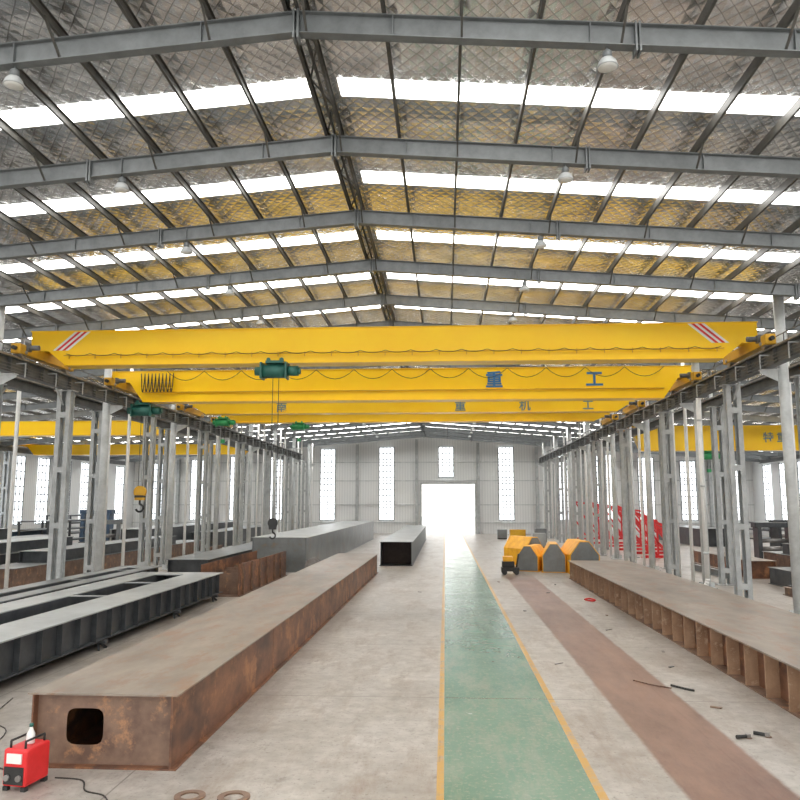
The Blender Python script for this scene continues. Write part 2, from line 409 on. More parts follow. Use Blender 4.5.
# ------------------------------------------------------------ columns and runway
RX,LX=9.98,-13.85
RZ=7.52
def lattice_col(zt=RZ):
    e=thing('crane_column','grey built-up steel crane column with batten plates','steel column',(0,0,0),'crane runway columns')
    for sx in (-.17,.17):
        bm=nb(); B(bm,sx-.08,sx+.08,-.17,-.15,.04,zt-.04); B(bm,sx-.08,sx+.08,.15,.17,.04,zt-.04); B(bm,sx-.008,sx+.008,-.15,.15,.04,zt-.04)
        ob('leg',bm,'lattice',e)
    z=.6
    while z<zt-.5:
        for s in (-1,1):
            bm=nb(); a,b=sorted((s*.17,s*.185)); B(bm,-.18,.18,a,b,z-.1,z+.1); ob('batten_plate',bm,'lattice',e)
        z+=2.0
    bm=nb(); B(bm,-.4,.4,-.3,.3,0,.04); ob('base_plate',bm,'lattice',e)
    bm=nb(); B(bm,-.36,.36,-.2,.2,zt-.04,zt); ob('cap_plate',bm,'lattice',e)
    bm=nb()
    for s in (-1,1): beam(bm,(0,s*.17,zt-.55),(0,s*.75,zt-.02),.06)
    ob('knee_brace',bm,'lattice',e)
    return e
def round_col(side,zt):
    e=thing('roof_column','tall pale grey round steel roof column','steel column',(0,0,0),'round roof columns')
    bm=nb(); cyl(bm,(0,0,.04),(0,0,zt),.155,seg=24); ob('tube_shaft',bm,'column',e)
    bm=nb(); B(bm,-.32,.32,-.32,.32,0,.04)
    for a in range(4):
        c,s=math.cos(a*math.pi/2),math.sin(a*math.pi/2)
        beam(bm,(c*.15,s*.15,.14),(c*.31,s*.31,.14),.02,.2)
    ob('base_plate',bm,'column',e)
    x1=-side*.7
    bm=nb(); a,b=sorted((-side*.14,x1)); B(bm,a,b,-.12,.12,RZ-.04,RZ-.01); prism(bm,[(-side*.14,RZ-.4),(-side*.14,RZ-.04),(x1,RZ-.04),(x1,RZ-.12)],'y',-.012,.012)
    ob('bracket',bm,'column',e)
    return e
protoL=None; protoR={}
for k in range(5,21):
    for side,rx in ((1,RX),(-1,LX)):
        y=FY(k)
        if k%2==1:
            if protoL is None:
                protoL=lattice_col(); protoL.location=(rx+side*.1,y,0)
            else: copy_tree(protoL,(rx+side*.1,y,0))
        else:
            X=rx+side*.52; zt=rz(X,ZC)+.2; yy=y+(.9 if side>0 else .25)
            if side not in protoR:
                protoR[side]=round_col(side,zt); protoR[side].location=(X,yy,0)
            else: copy_tree(protoR[side],(X,yy,0))
for X in (33.2,-35.2):
    for k in range(7,21,2): copy_tree(protoL,(X,FY(k),0))
for X,side in ((RX+1.75,1),(LX-1.75,-1)):
    for k in range(6,21,2): copy_tree(protoL,(X,FY(k)+2.2,0))
sp_=None
for side,rx in ((1,RX),(-1,LX)):
    for k in range(7,21):
        for X,y in ((rx+side*.62,FY(k)+(.75 if k%2 else 2.9)),(rx+side*2.6,FY(k)+1.2)):
            if k%2==0 and X==rx+side*2.6: continue
            if sp_ is None or side<0 and sp_['s']!=side:
                e=thing('service_pipe','slim white vertical service pipe beside the column row','pipe',(X,y,0),'slim service pipes')
                bm=nb(); cyl(bm,(0,0,.02),(0,0,rz(rx+side*.62,ZC)+.15),.075,seg=12); ob('pipe_shaft',bm,'white',e)
                bm=nb(); B(bm,-.14,.14,-.14,.14,0,.02); ob('base_plate',bm,'column',e)
                sp_={'s':side,'e':e}
            else: copy_tree(sp_['e'],(X,y,0))
# white downpipe with curved foot
e=thing('downpipe','white rainwater downpipe with a curved foot by a column','pipe',(9.75,29.6,0))
pts=[(0,0,7.4),(0,0,.6)]
for i in range(1,7):
    a=math.radians(i*13); pts.append((-.45*(1-math.cos(a)),-.0,.6-.45*math.sin(a)))
pts.append((-.55,0,.12))
bm=nb(); tube(bm,pts,.085,14); ob('pipe_shaft',bm,'white',e)
bm=nb(); 
for z in (1.5,4.0,6.5): cyl(bm,(0,0,z),(0,0,z+.08),.1,seg=14)
ob('coupling',bm,'column',e)
def runway(rx,side,y0,y1,z=RZ):
    e=thing('crane_runway','dark steel crane runway beam with rail on columns','crane rail beam',(rx,0,z),'crane runway beams')
    bm=nb(); B(bm,-.16,.16,y0,y1,.48,.50); B(bm,-.14,.14,y0,y1,0,.02); B(bm,-.01,.01,y0,y1,.02,.48)
    y=y0+.3
    while y<y1: B(bm,-.13,.13,y-.008,y+.008,.02,.48); y+=.985
    ob('runway_beam',bm,'runway',e)
    bm=nb(); B(bm,-.035,.035,y0,y1,.50,.60); ob('rail',bm,'steel',e)
    xi=-side*.30
    for zz in (.02,.12,.22):
        bm=nb(); B(bm,xi-.015,xi+.015,y0,y1,zz-.01,zz+.01); ob('conductor_bar',bm,'runway',e)
    y=y0+.8
    while y<y1:
        bm=nb(); beam(bm,(-side*.01,y,.36),(xi-side*.02,y,.36),.035); beam(bm,(xi-side*.02,y,.38),(xi-side*.02,y,-.1),.03); ob('conductor_bracket',bm,'lattice',e); y+=1.97
    xo=side*.30
    bm=nb(); B(bm,xo-.012,xo+.012,y0,y1,.98,1.01); B(bm,xo-.012,xo+.012,y0,y1,.70,.72); 
    y=y0+.5
    while y<y1: B(bm,xo-.012,xo+.012,y-.012,y+.012,.2,1.0); B(bm,min(0,xo),max(0,xo),y-.012,y+.012,.2,.23); y+=1.97
    ob('handrail',bm,'runway',e)
    return e
runway(RX,1,3,80.5); runway(LX,-1,3,73)
def simple_runway(x,z=RZ):
    e=thing('crane_runway','plain dark steel crane runway beam for the neighbouring bay','crane rail beam',(x,0,z),'crane runway beams')
    bm=nb(); B(bm,-.15,.15,20,82.5,.36,.38); B(bm,-.13,.13,20,82.5,0,.02); B(bm,-.01,.01,20,82.5,.02,.36); ob('runway_beam',bm,'runway',e)
    bm=nb(); B(bm,-.03,.03,20,82.5,.38,.48); ob('rail',bm,'steel',e)
for x in (RX+1.75,LX-1.75,33.2,-35.2): simple_runway(x)

# ------------------------------------------------------------ cranes
def crane(label,x0,x1,y,z0,z1,rail,w=.7,end=1.0,stripes=False,track=True,oh=(0,0)):
    L_=x1-x0
    e=thing('overhead_crane',label,'overhead crane',(x0,y,rail))
    zb,zt=z0-rail,z1-rail
    a,b=-oh[0],L_+oh[1]
    bm=nb(); zc=max(.44,zb+.35*(zt-zb)); zc=min(zc,zt-.12)
    prism(bm,[(a,zt),(b,zt),(b,zc),(L_-.3,zc),(L_-end,zb),(end,zb),(.3,zc),(a,zc)],'y',-w/2+.03,w/2-.03)
    B(bm,a-.02,b+.02,-w/2-.02,w/2+.02,zt,zt+.025)
    B(bm,end,L_-end,-w/2-.02,w/2+.02,zb-.025,zb)
    ob('main_girder',bm,'yellow',e)
    for xx in (0,L_):
        bm=nb(); B(bm,xx-.16,xx+.16,-1.8,1.8,.10,.42); ob('end_carriage',bm,'yellowd',e,bev=.02)
        for yy in (-1.45,1.45):
            bm=nb(); cyl(bm,(xx-.08,yy,.17),(xx+.08,yy,.17),.17,seg=20); cyl(bm,(xx-.1,yy,.17),(xx-.08,yy,.17),.2,seg=20); cyl(bm,(xx+.08,yy,.17),(xx+.1,yy,.17),.2,seg=20); cyl(bm,(xx-.2,yy,.17),(xx+.2,yy,.17),.06,seg=12)
            ob('wheel',bm,'steel',e)
        for yy in (-1,1):
            bm=nb(); cyl(bm,(xx,yy*1.8,.26),(xx,yy*1.95,.26),.07,seg=12); ob('buffer',bm,'black',e)
        s=-1 if xx==0 else 1
        bm=nb(); xi=xx-s*.2; yy=-1.35
        cyl(bm,(xi,yy,.34),(xi-s*.34,yy,.34),.085,seg=16); B(bm,min(xi+s*.06,xi-s*.04),max(xi+s*.06,xi-s*.04),yy-.1,yy+.1,.22,.46); ob('travel_motor',bm,'runway',e)
    if track:
        bm=nb(); f=-w/2
        z=zb+.25*(zt-zb)
        B(bm,.9,L_-.9,f-.08,f-.05,z,z+.03)
        x=1.1
        while x<L_-.9: B(bm,x-.012,x+.012,f-.08,f+.03,z+.0,z+.02); B(bm,x-.012,x+.012,f-.09,f-.06,z-.1,z+.06); x+=.9
        ob('cable_track',bm,'yellowd',e)
    if stripes:
        f=-w/2+.03
        for s,xc in ((1,.55),(-1,L_-1.75)):
            for i,(mt) in enumerate(('white','red','white','red','white')):
                bm=nb(); wd=.11; a=xc+i*wd; h0=zc+.02; h1=zt-.01; sh=.75*s
                if s>0: pts=[(a-.1,h0),(a-.1+wd,h0),(a-.1+wd+sh,h1),(a-.1+sh,h1)]
                else: pts=[(a+.5,h0),(a+.5+wd,h0),(a+.5+wd+sh,h1),(a+.5+sh,h1)]
                prism(bm,pts,'y',f-.006,f+.01); ob('warning_stripe',bm,mt,e)
    return e
def festoon(e,x0,x1,y,z,nn,sag,r=.014):
    bm=nb(); pts=[]
    for i in range(nn):
        a=x0+(x1-x0)*i/nn; b=x0+(x1-x0)*(i+1)/nn
        for j in range(8):
            t=j/8; pts.append((a+(b-a)*t,y,z-sag*4*t*(1-t)))
    pts.append((x1,y,z)); tube(bm,pts,r,5); return ob('festoon_cable',bm,'cable',e)
def hoist(e,x,y,ztop,drop,mt='teal',s=1.0,hook=True):
    h=bpy.data.objects.new('hoist',None); C.objects.link(h); h.parent=e; h.location=(x,y,ztop); h['label']='green electric wire rope hoist'
    bm=nb(); cyl(bm,(-.45*s,0,-.35*s),(.35*s,0,-.35*s),.24*s,seg=20); B(bm,-.5*s,-.44*s,-.26*s,.26*s,-.62*s,-.08*s); B(bm,.34*s,.4*s,-.26*s,.26*s,-.62*s,-.08*s); ob('drum_housing',bm,mt,h)
    bm=nb(); cyl(bm,(.4*s,0,-.35*s),(.75*s,0,-.35*s),.17*s,seg=16); cyl(bm,(.75*s,0,-.35*s),(.82*s,0,-.35*s),.12*s,seg=16); ob('motor',bm,mt,h)
    bm=nb(); cyl(bm,(-.5*s,0,-.35*s),(-.7*s,0,-.35*s),.15*s,seg=16); ob('gearbox',bm,mt,h)
    bm=nb(); B(bm,-.3*s,.3*s,-.3*s,.3*s,-.12*s,-.04*s)
    for xx in (-.22*s,.22*s):
        for yy in (-.2*s,.2*s): cyl(bm,(xx,yy-.02,-.0),(xx,yy+.02,-.0),.07*s,seg=12)
    ob('trolley',bm,mt,h)
    if drop>0:
        for xx in (-.1*s,.1*s):
            bm=nb(); cyl(bm,(xx,0,-.5*s),(xx,0,-drop),.012,seg=5); ob('wire_rope',bm,'cable',h)
        if hook:
            q=1.0 if hook is True else hook
            bm=nb(); cyl(bm,(0,-.09*q,-drop-.1*q),(0,.09*q,-drop-.1*q),.26*q,seg=20); B(bm,-.19*q,.19*q,-.11*q,.11*q,-drop-.45*q,-drop-.05*q); ob('hook_block',bm,'yellowd' if q==1 else 'black',h)
            bm=nb(); B(bm,-.2*q,.2*q,-.115*q,.115*q,-drop-.34*q,-drop-.24*q); ob('hook_block_band',bm,'black',h)
            bm=nb(); pts=[(0,0,-drop-.42*q),(0,0,-drop-.62*q)]
            for i in range(10):
                a=math.radians(90-i*28); pts.append((.0+.16*q*math.cos(a),0,-drop-.78*q+.16*q*math.sin(a)))
            tube(bm,pts,.045*q,8); ob('hook',bm,'black',h)
        else:
            bm=nb(); B(bm,-.13*s,.13*s,-.06,.06,-drop-.2,-drop); ob('hook_block',bm,mt,h)
    return h
RL=RZ+.60
span=RX-LX
c1=crane('yellow bridge crane with red and white diagonal end stripes',LX,RX,25.2,8.08,9.24,RL,w=.7,end=.9,stripes=True,oh=(.32,.22))
festoon(c1,1,span-1,-.46,8.44-RL,26,.08,.010)
hoist(c1,8.25,-.45,8.12-RL,5.3,hook=.6,s=1.0)
c2=crane('yellow bridge crane with blue Chinese characters and festoon cables',LX,RX,32.0,7.72,9.02,RL,w=.7,end=.9,track=False,oh=(.5,.25))
bm=nb(); B(bm,.9,span-.9,-.40,-.33,8.10-RL,8.13-RL); ob('side_rib',bm,'yellowd',c2)
festoon(c2,2.0,span-.9,-.48,9.0-RL,13,.4,.013)
festoon(c2,.9,2.3,-.55,8.9-RL,9,.8,.022)
text('lettering','重',.74,'blue',c2,(15.95,-.335,8.26-RL),label='blue painted Chinese character')
text('lettering','工',.74,'blue',c2,(20.1,-.335,8.26-RL),label='blue painted Chinese character')
hoist(c2,.85,.0,7.72-RL,3.75)
c3=crane('yellow bridge crane with faded blue characters seen behind other cranes',LX,RX,40.5,8.2,9.0,RL,w=.7,end=.9,track=False)
for xx,ch in ((5.1,'南'),(14.7,'重'),(18.1,'机'),(21.4,'工')): text('lettering',ch,.6,'bluef',c3,(xx,-.335,8.30-RL),label='faded blue painted Chinese character',off=.010)
hoist(c3,1.9,-.2,8.0-RL,1.2,mt='green',hook=False,s=.8)
c4=crane('plain yellow bridge crane further along the hall',LX,RX,46.5,8.35,8.95,RL,w=.7,end=.9,track=False)
hoist(c4,4.9,-.2,8.35-RL,1.0,mt='green',hook=False,s=.8)
R2=RZ+.48
c5=crane('yellow bridge crane in the adjacent bay with blue characters',RX+1.75,33.2,50,6.75,8.3,R2,w=.7,end=.9,track=False)
for xx,ch in ((8.9,'特'),(9.75,'重')): text('lettering',ch,.68,'bluef',c5,(xx,-.335,7.3-R2),label='faded blue painted Chinese character',off=.010)
hoist(c5,5.2,0,6.75-R2,1.2,mt='green',hook=False)
c6=crane('yellow bridge crane in the neighbouring bay',-35.2,LX-1.75,44,7.4,8.2,R2,w=.7,end=.9,track=False)
c7=crane('yellow bridge crane far along the neighbouring bay',-35.2,LX-1.75,62,7.4,8.2,R2,w=.7,end=.9,track=False)

# ------------------------------------------------------------ floor-level steelwork
def rrect(cx,cz,w,h,r,n):
    pts=[]
    for i in range(n):
        a=2*math.pi*(i+.5)/n; c,s=math.cos(a),math.sin(a); p=5
        k=(abs(c/(w/2))**p+abs(s/(h/2))**p)**(-1/p)
        pts.append((cx+c*k,cz+s*k))
    return pts
def holed_plate(bm,x0,x1,z0,z1,hole,y0,y1,n=32):
    cx=(hole[0]+hole[1])/2; cz=(hole[2]+hole[3])/2
    inner=rrect(cx,cz,hole[1]-hole[0],hole[3]-hole[2],.1,n)
    outer=[]
    for (x,z) in inner:
        dx,dz=x-cx,z-cz
        t=min([((x1-cx)/dx) if dx>0 else ((x0-cx)/dx) if dx<0 else 1e9, ((z1-cz)/dz) if dz>0 else ((z0-cz)/dz) if dz<0 else 1e9])
        outer.append([cx+dx*t,cz+dz*t])
    for cxn,czn in ((x0,z0),(x1,z0),(x1,z1),(x0,z1)):
        b=min(outer,key=lambda p:(p[0]-cxn)**2+(p[1]-czn)**2); b[0]=cxn;b[1]=czn
    I0=[bm.verts.new((p[0],y0,p[1])) for p in inner];I1=[bm.verts.new((p[0],y1,p[1])) for p in inner]
    O0=[bm.verts.new((p[0],y0,p[1])) for p in outer];O1=[bm.verts.new((p[0],y1,p[1])) for p in outer]
    for i in range(n):
        j=(i+1)%n
        bm.faces.new((I0[i],I0[j],O0[j],O0[i])); bm.faces.new((I1[j],I1[i],O1[i],O1[j])); bm.faces.new((I0[j],I0[i],I1[i],I1[j])); bm.faces.new((O0[i],O0[j],O1[j],O1[i]))
def box_girder(label,x0,x1,y0,y1,h,top,side,endm,hole=None,inset=.22,lip=.07,t=.022,z0=0,group=None,rot=0):
    e=thing('box_girder',label,'steel girder',(x0,y0,z0),group,rot=(0,0,rot))
    W=x1-x0; L_=y1-y0
    bm=nb(); B(bm,-lip,W+lip,0,L_,h-t,h)
    ob('top_flange',bm,top,e)
    bm=nb(); B(bm,-lip,W+lip,0,L_,0,t); ob('bottom_flange',bm,side,e)
    for xx in (0.0,W-t):
        bm=nb(); y=0; seg=5.7
        while y<L_:
            ye=min(L_,y+seg); B(bm,xx,xx+t,y,ye-.015,t,h-t); B(bm,xx+.006,xx+t-.006,ye-.015,ye,t,h-t); y=ye
        ob('web_plate',bm,side,e)
    bm=nb()
    if hole: holed_plate(bm,t,W-t,t,h-t,hole,inset,inset+.015)
    else: B(bm,t,W-t,inset,inset+.015,t,h-t)
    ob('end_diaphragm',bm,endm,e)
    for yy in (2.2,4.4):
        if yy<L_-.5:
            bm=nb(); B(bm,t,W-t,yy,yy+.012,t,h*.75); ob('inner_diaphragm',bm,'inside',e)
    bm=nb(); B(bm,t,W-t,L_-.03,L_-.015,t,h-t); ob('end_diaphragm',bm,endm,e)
    return e
g=box_girder('long rusty steel box girder with square end opening',-5.42,-3.54,10.1,38.2,.93,'rusttop','rustside','rustbrown',hole=(.42,.92,.26,.72),rot=-.006,inset=.12)
e=thing('plate_girder','long rusty plate girder with many vertical stiffeners','steel girder',(5.6,7.5,0))
L_=28.3;h=.80
bm=nb(); B(bm,-.03,2.7,0,L_,h-.03,h); ob('top_flange',bm,'rusttop',e)
bm=nb(); B(bm,.0,2.65,0,L_,0,.02); ob('bottom_flange',bm,'rustbrown',e)
for xx in (.24,2.3):
    bm=nb(); B(bm,xx,xx+.02,0,L_,.02,h-.03); ob('web_plate',bm,'rustside',e)
y=.3
while y<L_-.1:
    bm=nb(); B(bm,.0,.24,y,y+.035,.02,h-.03); ob('stiffener',bm,'rusttan',e); y+=.92
for yy in (0.,L_-.02):
    bm=nb(); B(bm,.26,2.3,yy,yy+.02,.02,h-.03); ob('end_diaphragm',bm,'rustbrown',e)
def slot_girder(label,x0,x1,y0,y1,h,zb,slot,mt='darkst',topm='greyst',rib=.8):
    e=thing('slotted_girder',label,'steel girder',(x0,y0,zb)); W=x1-x0;L_=y1-y0
    s0,s1=slot
    bm=nb(); B(bm,-.12,s0,0,L_,h-.03,h); ob('top_flange',bm,topm,e)
    bm=nb(); B(bm,s1,W+.14,0,L_,h-.03,h); ob('top_flange',bm,topm,e)
    for a,b in [(0,.9),(L_-.9,L_)]+[(q,q+.12) for q in (5.5,11,14.5) if q<L_-1.5]:
        bm=nb(); B(bm,s0,s1,a,b,h-.03,h); ob('cross_plate',bm,topm,e)
    for xx in (0,s0-.02,s1,W-.02):
        bm=nb(); B(bm,xx,xx+.02,.0,L_,0.02,h-.03); ob('web_plate',bm,mt,e)
    bm=nb(); B(bm,0,W+.14,0,L_,0,.02); ob('bottom_flange',bm,mt,e)
    y=.1
    while y<L_:
        bm=nb(); B(bm,W,W+.12,y,y+.02,.02,h-.03); ob('stiffener',bm,mt,e); y+=rib
    for a in (0,L_-.02):
        bm=nb(); B(bm,0,W,a,a+.02,.02,h-.03); ob('end_plate',bm,mt,e)
    return e
def trestle(x,y,w,h,label='low dark steel trestle supporting a girder'):
    e=thing('steel_trestle',label,'trestle',(x,y,0),'steel trestles')
    bm=nb(); B(bm,-w/2,w/2,-.06,.06,h-.08,h); ob('top_beam',bm,'darkst',e)
    for sx in (-1,1):
        for sy in (-1,1):
            bm=nb(); beam(bm,(sx*w*.47,sy*.2,0.01),(sx*w*.44,sy*.04,h-.08),.05); ob('leg',bm,'darkst',e)
    return e
slot_girder('dark primed girder frame with long open slot on top',-10.9,-8.15,9.5,27.6,.70,.22,(.75,1.75),topm='greyl')
for y in (12.5,18,23,26.8): trestle(-9.5,y,3.1,.22)
slot_girder('second dark girder frame with open slot beside the first',-12.85,-11.5,14,30.5,.6,.3,(.45,.95))
for y in (16,22,28): trestle(-12.15,y,1.3,.3)
# upright rusty plate pair on a base
e=thing('rusty_channel','open channel of thin upright rusty plates on a base plate','steel girder',(-9.0,28.1,0))
bm=nb(); B(bm,-.05,1.5,0,8.4,0,.025); ob('base_plate',bm,'rustbrown',e)
for xx in (0,1.4):
    bm=nb(); B(bm,xx,xx+.025,0,8.4,.025,1.15); ob('upright_plate',bm,'rustside',e)
y=.5
while y<8.3:
    bm=nb(); B(bm,.025,1.4,y,y+.02,.025,.8); ob('inner_diaphragm',bm,'rustbrown',e)
    bm=nb(); B(bm,1.425,1.5,y,y+.02,.025,1.15); ob('stiffener',bm,'rustbrown',e); y+=1.3
box_girder('long grey primed box girder',-9.6,-6.9,38,74,1.7,'greyl','greyst','greyst',inset=.05)
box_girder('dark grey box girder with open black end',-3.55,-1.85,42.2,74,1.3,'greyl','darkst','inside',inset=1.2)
box_girder('grey primed steel girder lying in the side bay',-12.4,-10.6,34,52,.9,'greyst','darkst','darkst')
def stock(x,y,L_,w,h,mt,top,label='primed steel girder stored in the side bay',z0=0):
    return box_girder(label,x,x+w,y,y+L_,h,top,mt,mt,z0=z0)
stock(-22,24,20,2.0,1.1,'darkst','greyst'); stock(-26,26,22,1.8,1.4,'rustbrown','greyst','rust-edged steel girder stored in the side bay'); stock(-18.8,30,24,1.6,.8,'rustbrown','greyst','rust-edged steel girder stored in the side bay'); stock(-31,30,26,2.2,1.5,'bluep','greyst','blue-grey steel girder stored in the side bay')
stock(-21.8,25,16,1.5,.5,'darkst','greyl','short primed girder stacked on another girder',z0=1.1)
stock(-18.7,33,16,1.3,.5,'darkst','greyst','short primed girder stacked on another girder',z0=.8)
stock(-25.9,28,14,1.4,.6,'darkst','greyl','short primed girder stacked on another girder',z0=1.4)
stock(-23,52,22,2.4,1.6,'darkst','greyst'); stock(-19.4,58,18,2.0,1.2,'darkst','greyst')
stock(13.8,22,12,1.1,.7,'darkst','greyst'); stock(16.0,24,16,1.6,1.0,'rustbrown','greyl','rust-edged steel girder stored in the side bay'); stock(19.5,26,20,2.0,1.2,'darkst','greyst'); stock(24,34,20,2.2,1.6,'darkst','greyl'); stock(20,62,12,2.0,1.4,'darkst','greyst')
stock(16.1,26,12,1.3,.5,'darkst','greyst','short primed girder stacked on another girder',z0=1.0)
stock(19.7,28,14,1.6,.5,'greyst','greyl','short primed girder stacked on another girder',z0=1.2)
stock(24.2,36,14,1.8,.7,'rustbrown','rusttop','rusty girder stacked on another girder',z0=1.6)
stock(13.8,36,8,1.1,.8,'rustside','rusttop','rusty girder stored in the side bay')
# loose rolled I-sections lying across the side bays
def ibeam(x,y,L_,rot,mt,z=0):
    e=thing('steel_beam','loose rolled steel I-section lying on the side bay floor','steel beam',(x,y,z),'loose steel beams',rot=(0,0,rot))
    bm=nb(); B(bm,0,L_,-.1,.1,0,.02); B(bm,0,L_,-.1,.1,.28,.30); B(bm,0,L_,-.008,.008,.02,.28); ob('rolled_section',bm,mt,e)
for i in range(7):
    ibeam(-17.0+.0*i,27.0+i*.0,1,0,'darkst') if False else None
for i,(x,y,l,r,mt) in enumerate([(-17.0,20,5.5,1.57,'rustbrown'),(-16.6,20.5,5.5,1.57,'darkst'),(-16.7,52,5,1.57,'rustbrown'),(-16.4,59,5.0,1.57,'greyst'),(12.7,24,6,1.57,'rustbrown'),(13.1,24.5,6,1.57,'darkst'),(12.75,35,6,1.57,'greyst'),(13.1,37,5,1.57,'rustbrown'),(18.2,24,8,1.57,'darkst'),(22.4,30,9,1.57,'rustbrown'),(22.8,30.6,9,1.57,'darkst'),(-28.6,22,8,1.57,'rustbrown'),(-28.1,23,8,1.57,'darkst')]): ibeam(x,y,l,r,mt)
def rack(x,y,w,L_,h,mt='darkst'):
    e=thing('steel_rack','dark open steel frame rack holding plate stock','rack',(x,y,0),'side bay racks')
    for xx in (0,w):
        for yy in (0,L_/2,L_):
            bm=nb(); B(bm,xx-.06,xx+.06,yy-.06,yy+.06,0,h); ob('post',bm,mt,e)
    for zz in (h*.35,h*.7,h-.1):
        for xx in (0,w):
            bm=nb(); B(bm,xx-.05,xx+.05,.06,L_-.06,zz,zz+.1); ob('side_rail',bm,mt,e)
        bm=nb(); B(bm,.05,w-.05,.1,L_-.1,zz+.07,zz+.1); ob('shelf_plate',bm,'greyst',e)
    return e
rack(-28.5,50,2,6,2.2); rack(-33,62,2,6,2.4); rack(23,55,2,6,2.0)
def machine(x,y,mt='bluep',s=1.0,rot=0):
    e=thing('beam_positioner','dark machine frame with rollers in the side bay','machine',(x,y,0),'side bay machines',rot=(0,0,rot))
    bm=nb(); B(bm,-1.1*s,1.1*s,-.5*s,.5*s,0,.3*s); ob('machine_base',bm,'darkst',e)
    for sx in (-.95,.95):
        bm=nb(); B(bm,(sx-.12)*s,(sx+.12)*s,-.4*s,.4*s,.3*s,2.3*s); ob('upright',bm,mt,e,bev=.02)
    bm=nb(); B(bm,-1.2*s,1.2*s,-.35*s,.35*s,2.3*s,2.6*s); ob('cross_head',bm,mt,e,bev=.02)
    bm=nb(); cyl(bm,(-.83*s,0,1.0*s),(.83*s,0,1.0*s),.16*s,seg=20); ob('roller',bm,'steel',e)
    bm=nb(); cyl(bm,(-.83*s,0,1.5*s),(.83*s,0,1.5*s),.12*s,seg=20); ob('roller',bm,'steel',e)
    bm=nb(); B(bm,1.1*s,1.6*s,-.3*s,.3*s,0.02,1.2*s); ob('control_box',bm,'greyl',e,bev=.02)
machine(-28,60.5,'bluep',1.1); machine(-21.5,47.5,'greyst',.9,.3); machine(-33.5,72,'darkst'); machine(18.0,43.5,'darkst',.9); machine(28,60,'bluep'); machine(21.5,50,'darkst',.9,.4); machine(30.5,40,'darkst')
def pent(x,y,w,h,L_,rot=0):
    e=thing('orange_leg_beam','yellow-orange crane leg section with house-shaped grey end','crane part',(x,y,0),'orange crane leg sections',rot=(0,0,rot))
    pts=[(-w/2,.0),(w/2,.0),(w/2,h*.58),(w*.16,h),(-w*.16,h),(-w/2,h*.58)]
    bm=nb(); prism(bm,pts,'y',0.03,L_); ob('box_body',bm,'orange',e)
    bm=nb(); pts2=[(px*.93,pz*.95+.04) for px,pz in pts]; prism(bm,pts2,'y',0,.03); ob('end_plate',bm,'greyst',e)
    bm=nb(); B(bm,-w/2-.06,w/2+.06,.05,.12,0,.06); ob('foot_flange',bm,'orange',e)
pent(4.1,39.2,1.1,1.25,2.2,-.35); pent(5.35,38.6,1.15,1.4,2.4,-.1); pent(6.75,38.0,1.45,1.55,2.8,.05); pent(4.9,42.6,1.2,1.55,2.2,.5)
e=thing('welding_cart','small orange and black wheeled welding cart','cart',(3.1,37.6,0))
bm=nb(); B(bm,-.42,.42,-.3,.3,.16,.34); ob('cart_deck',bm,'black',e)
bm=nb(); B(bm,-.38,.2,-.24,.24,.34,.62); ob('power_unit',bm,'black',e,bev=.03)
bm=nb(); B(bm,-.34,.12,-.22,.22,.62,.86); ob('cover',bm,'orange',e,bev=.03)
bm=nb(); tube(bm,[(.3,-.2,.3),(.42,-.2,.95),(.42,.2,.95),(.3,.2,.3)],.02,8); ob('handle',bm,'black',e)
for sx in (-.28,.28):
    for sy in (-.32,.32):
        bm=nb(); cyl(bm,(sx,sy-.03,.12),(sx,sy+.03,.12),.12,seg=16); ob('wheel',bm,'black',e)
def red_lattice(x,y,w,h,sh=0.):
    e=thing('red_lattice_frame','red painted open steel lattice truss standing in the side bay','lattice frame',(x,y,.0),'red lattice frames')
    for zz in (.08,h):
        bm=nb(); beam(bm,(0,0,zz+(sh*w if zz>.5 else 0)),(w,0,zz),.16); ob('chord',bm,'red',e)
    nn=max(2,int(w/.95))
    for i in range(nn+1):
        xx=w*i/nn; top=h+sh*(w-xx)
        bm=nb(); beam(bm,(xx,0,.06),(xx,0,top),.11); ob('upright',bm,'red',e)
        bm=nb(); B(bm,xx-.08,xx+.08,-.4,.4,0,.03); ob('foot_plate',bm,'red',e)
    for i in range(nn):
        a=w*i/nn;b=w*(i+1)/nn
        bm=nb()
        beam(bm,(b,0,.06),(a,0,h*.5+sh*(w-a)*.5),.11); beam(bm,(b,0,h*.5+sh*(w-b)*.5),(a,0,h+sh*(w-a)),.11)
        ob('diagonal',bm,'red',e)
red_lattice(12.4,49.3,1.8,1.4,.6); red_lattice(12.4,53.0,2.6,1.7,.5); red_lattice(12.4,57,3.4,1.8,.42); red_lattice(12.4,61.5,4.2,2.0,.32); red_lattice(12.4,66,5.0,2.2,.24); red_lattice(12.4,74,6.4,2.6,.14)

# ------------------------------------------------------------ small things
e=thing('welding_machine','red portable welding machine with white panel','welding machine',(-5.12,9.5,0),rot=(0,0,-.15))
bm=nb(); B(bm,-.16,.16,-.22,.22,.05,.48); ob('case',bm,'red',e,bev=.03)
bm=nb(); B(bm,-.13,.13,-.232,-.22,.08,.28); ob('front_panel',bm,'black',e)
bm=nb(); B(bm,-.10,.10,-.238,-.22,.32,.43); ob('label_panel',bm,'white',e)
for s in (-.1,.1):
    bm=nb(); tube(bm,[(s,-.17,.47),(s,-.17,.56),(s,.17,.56),(s,.17,.47)],.014,8); ob('handle',bm,'black',e)
for sx in (-.08,.08):
    bm=nb(); cyl(bm,(sx,-.26,.16),(sx,-.23,.16),.035,seg=14); ob('socket',bm,'steel',e)
for sx in (-.12,.12):
    for sy in (-.18,.18):
        bm=nb(); B(bm,sx-.03,sx+.03,sy-.03,sy+.03,0,.05); ob('foot',bm,'black',e)
e=thing('gas_regulator_bottle','small pale bottle standing on the red welder','bottle',(-5.1,9.52,.482))
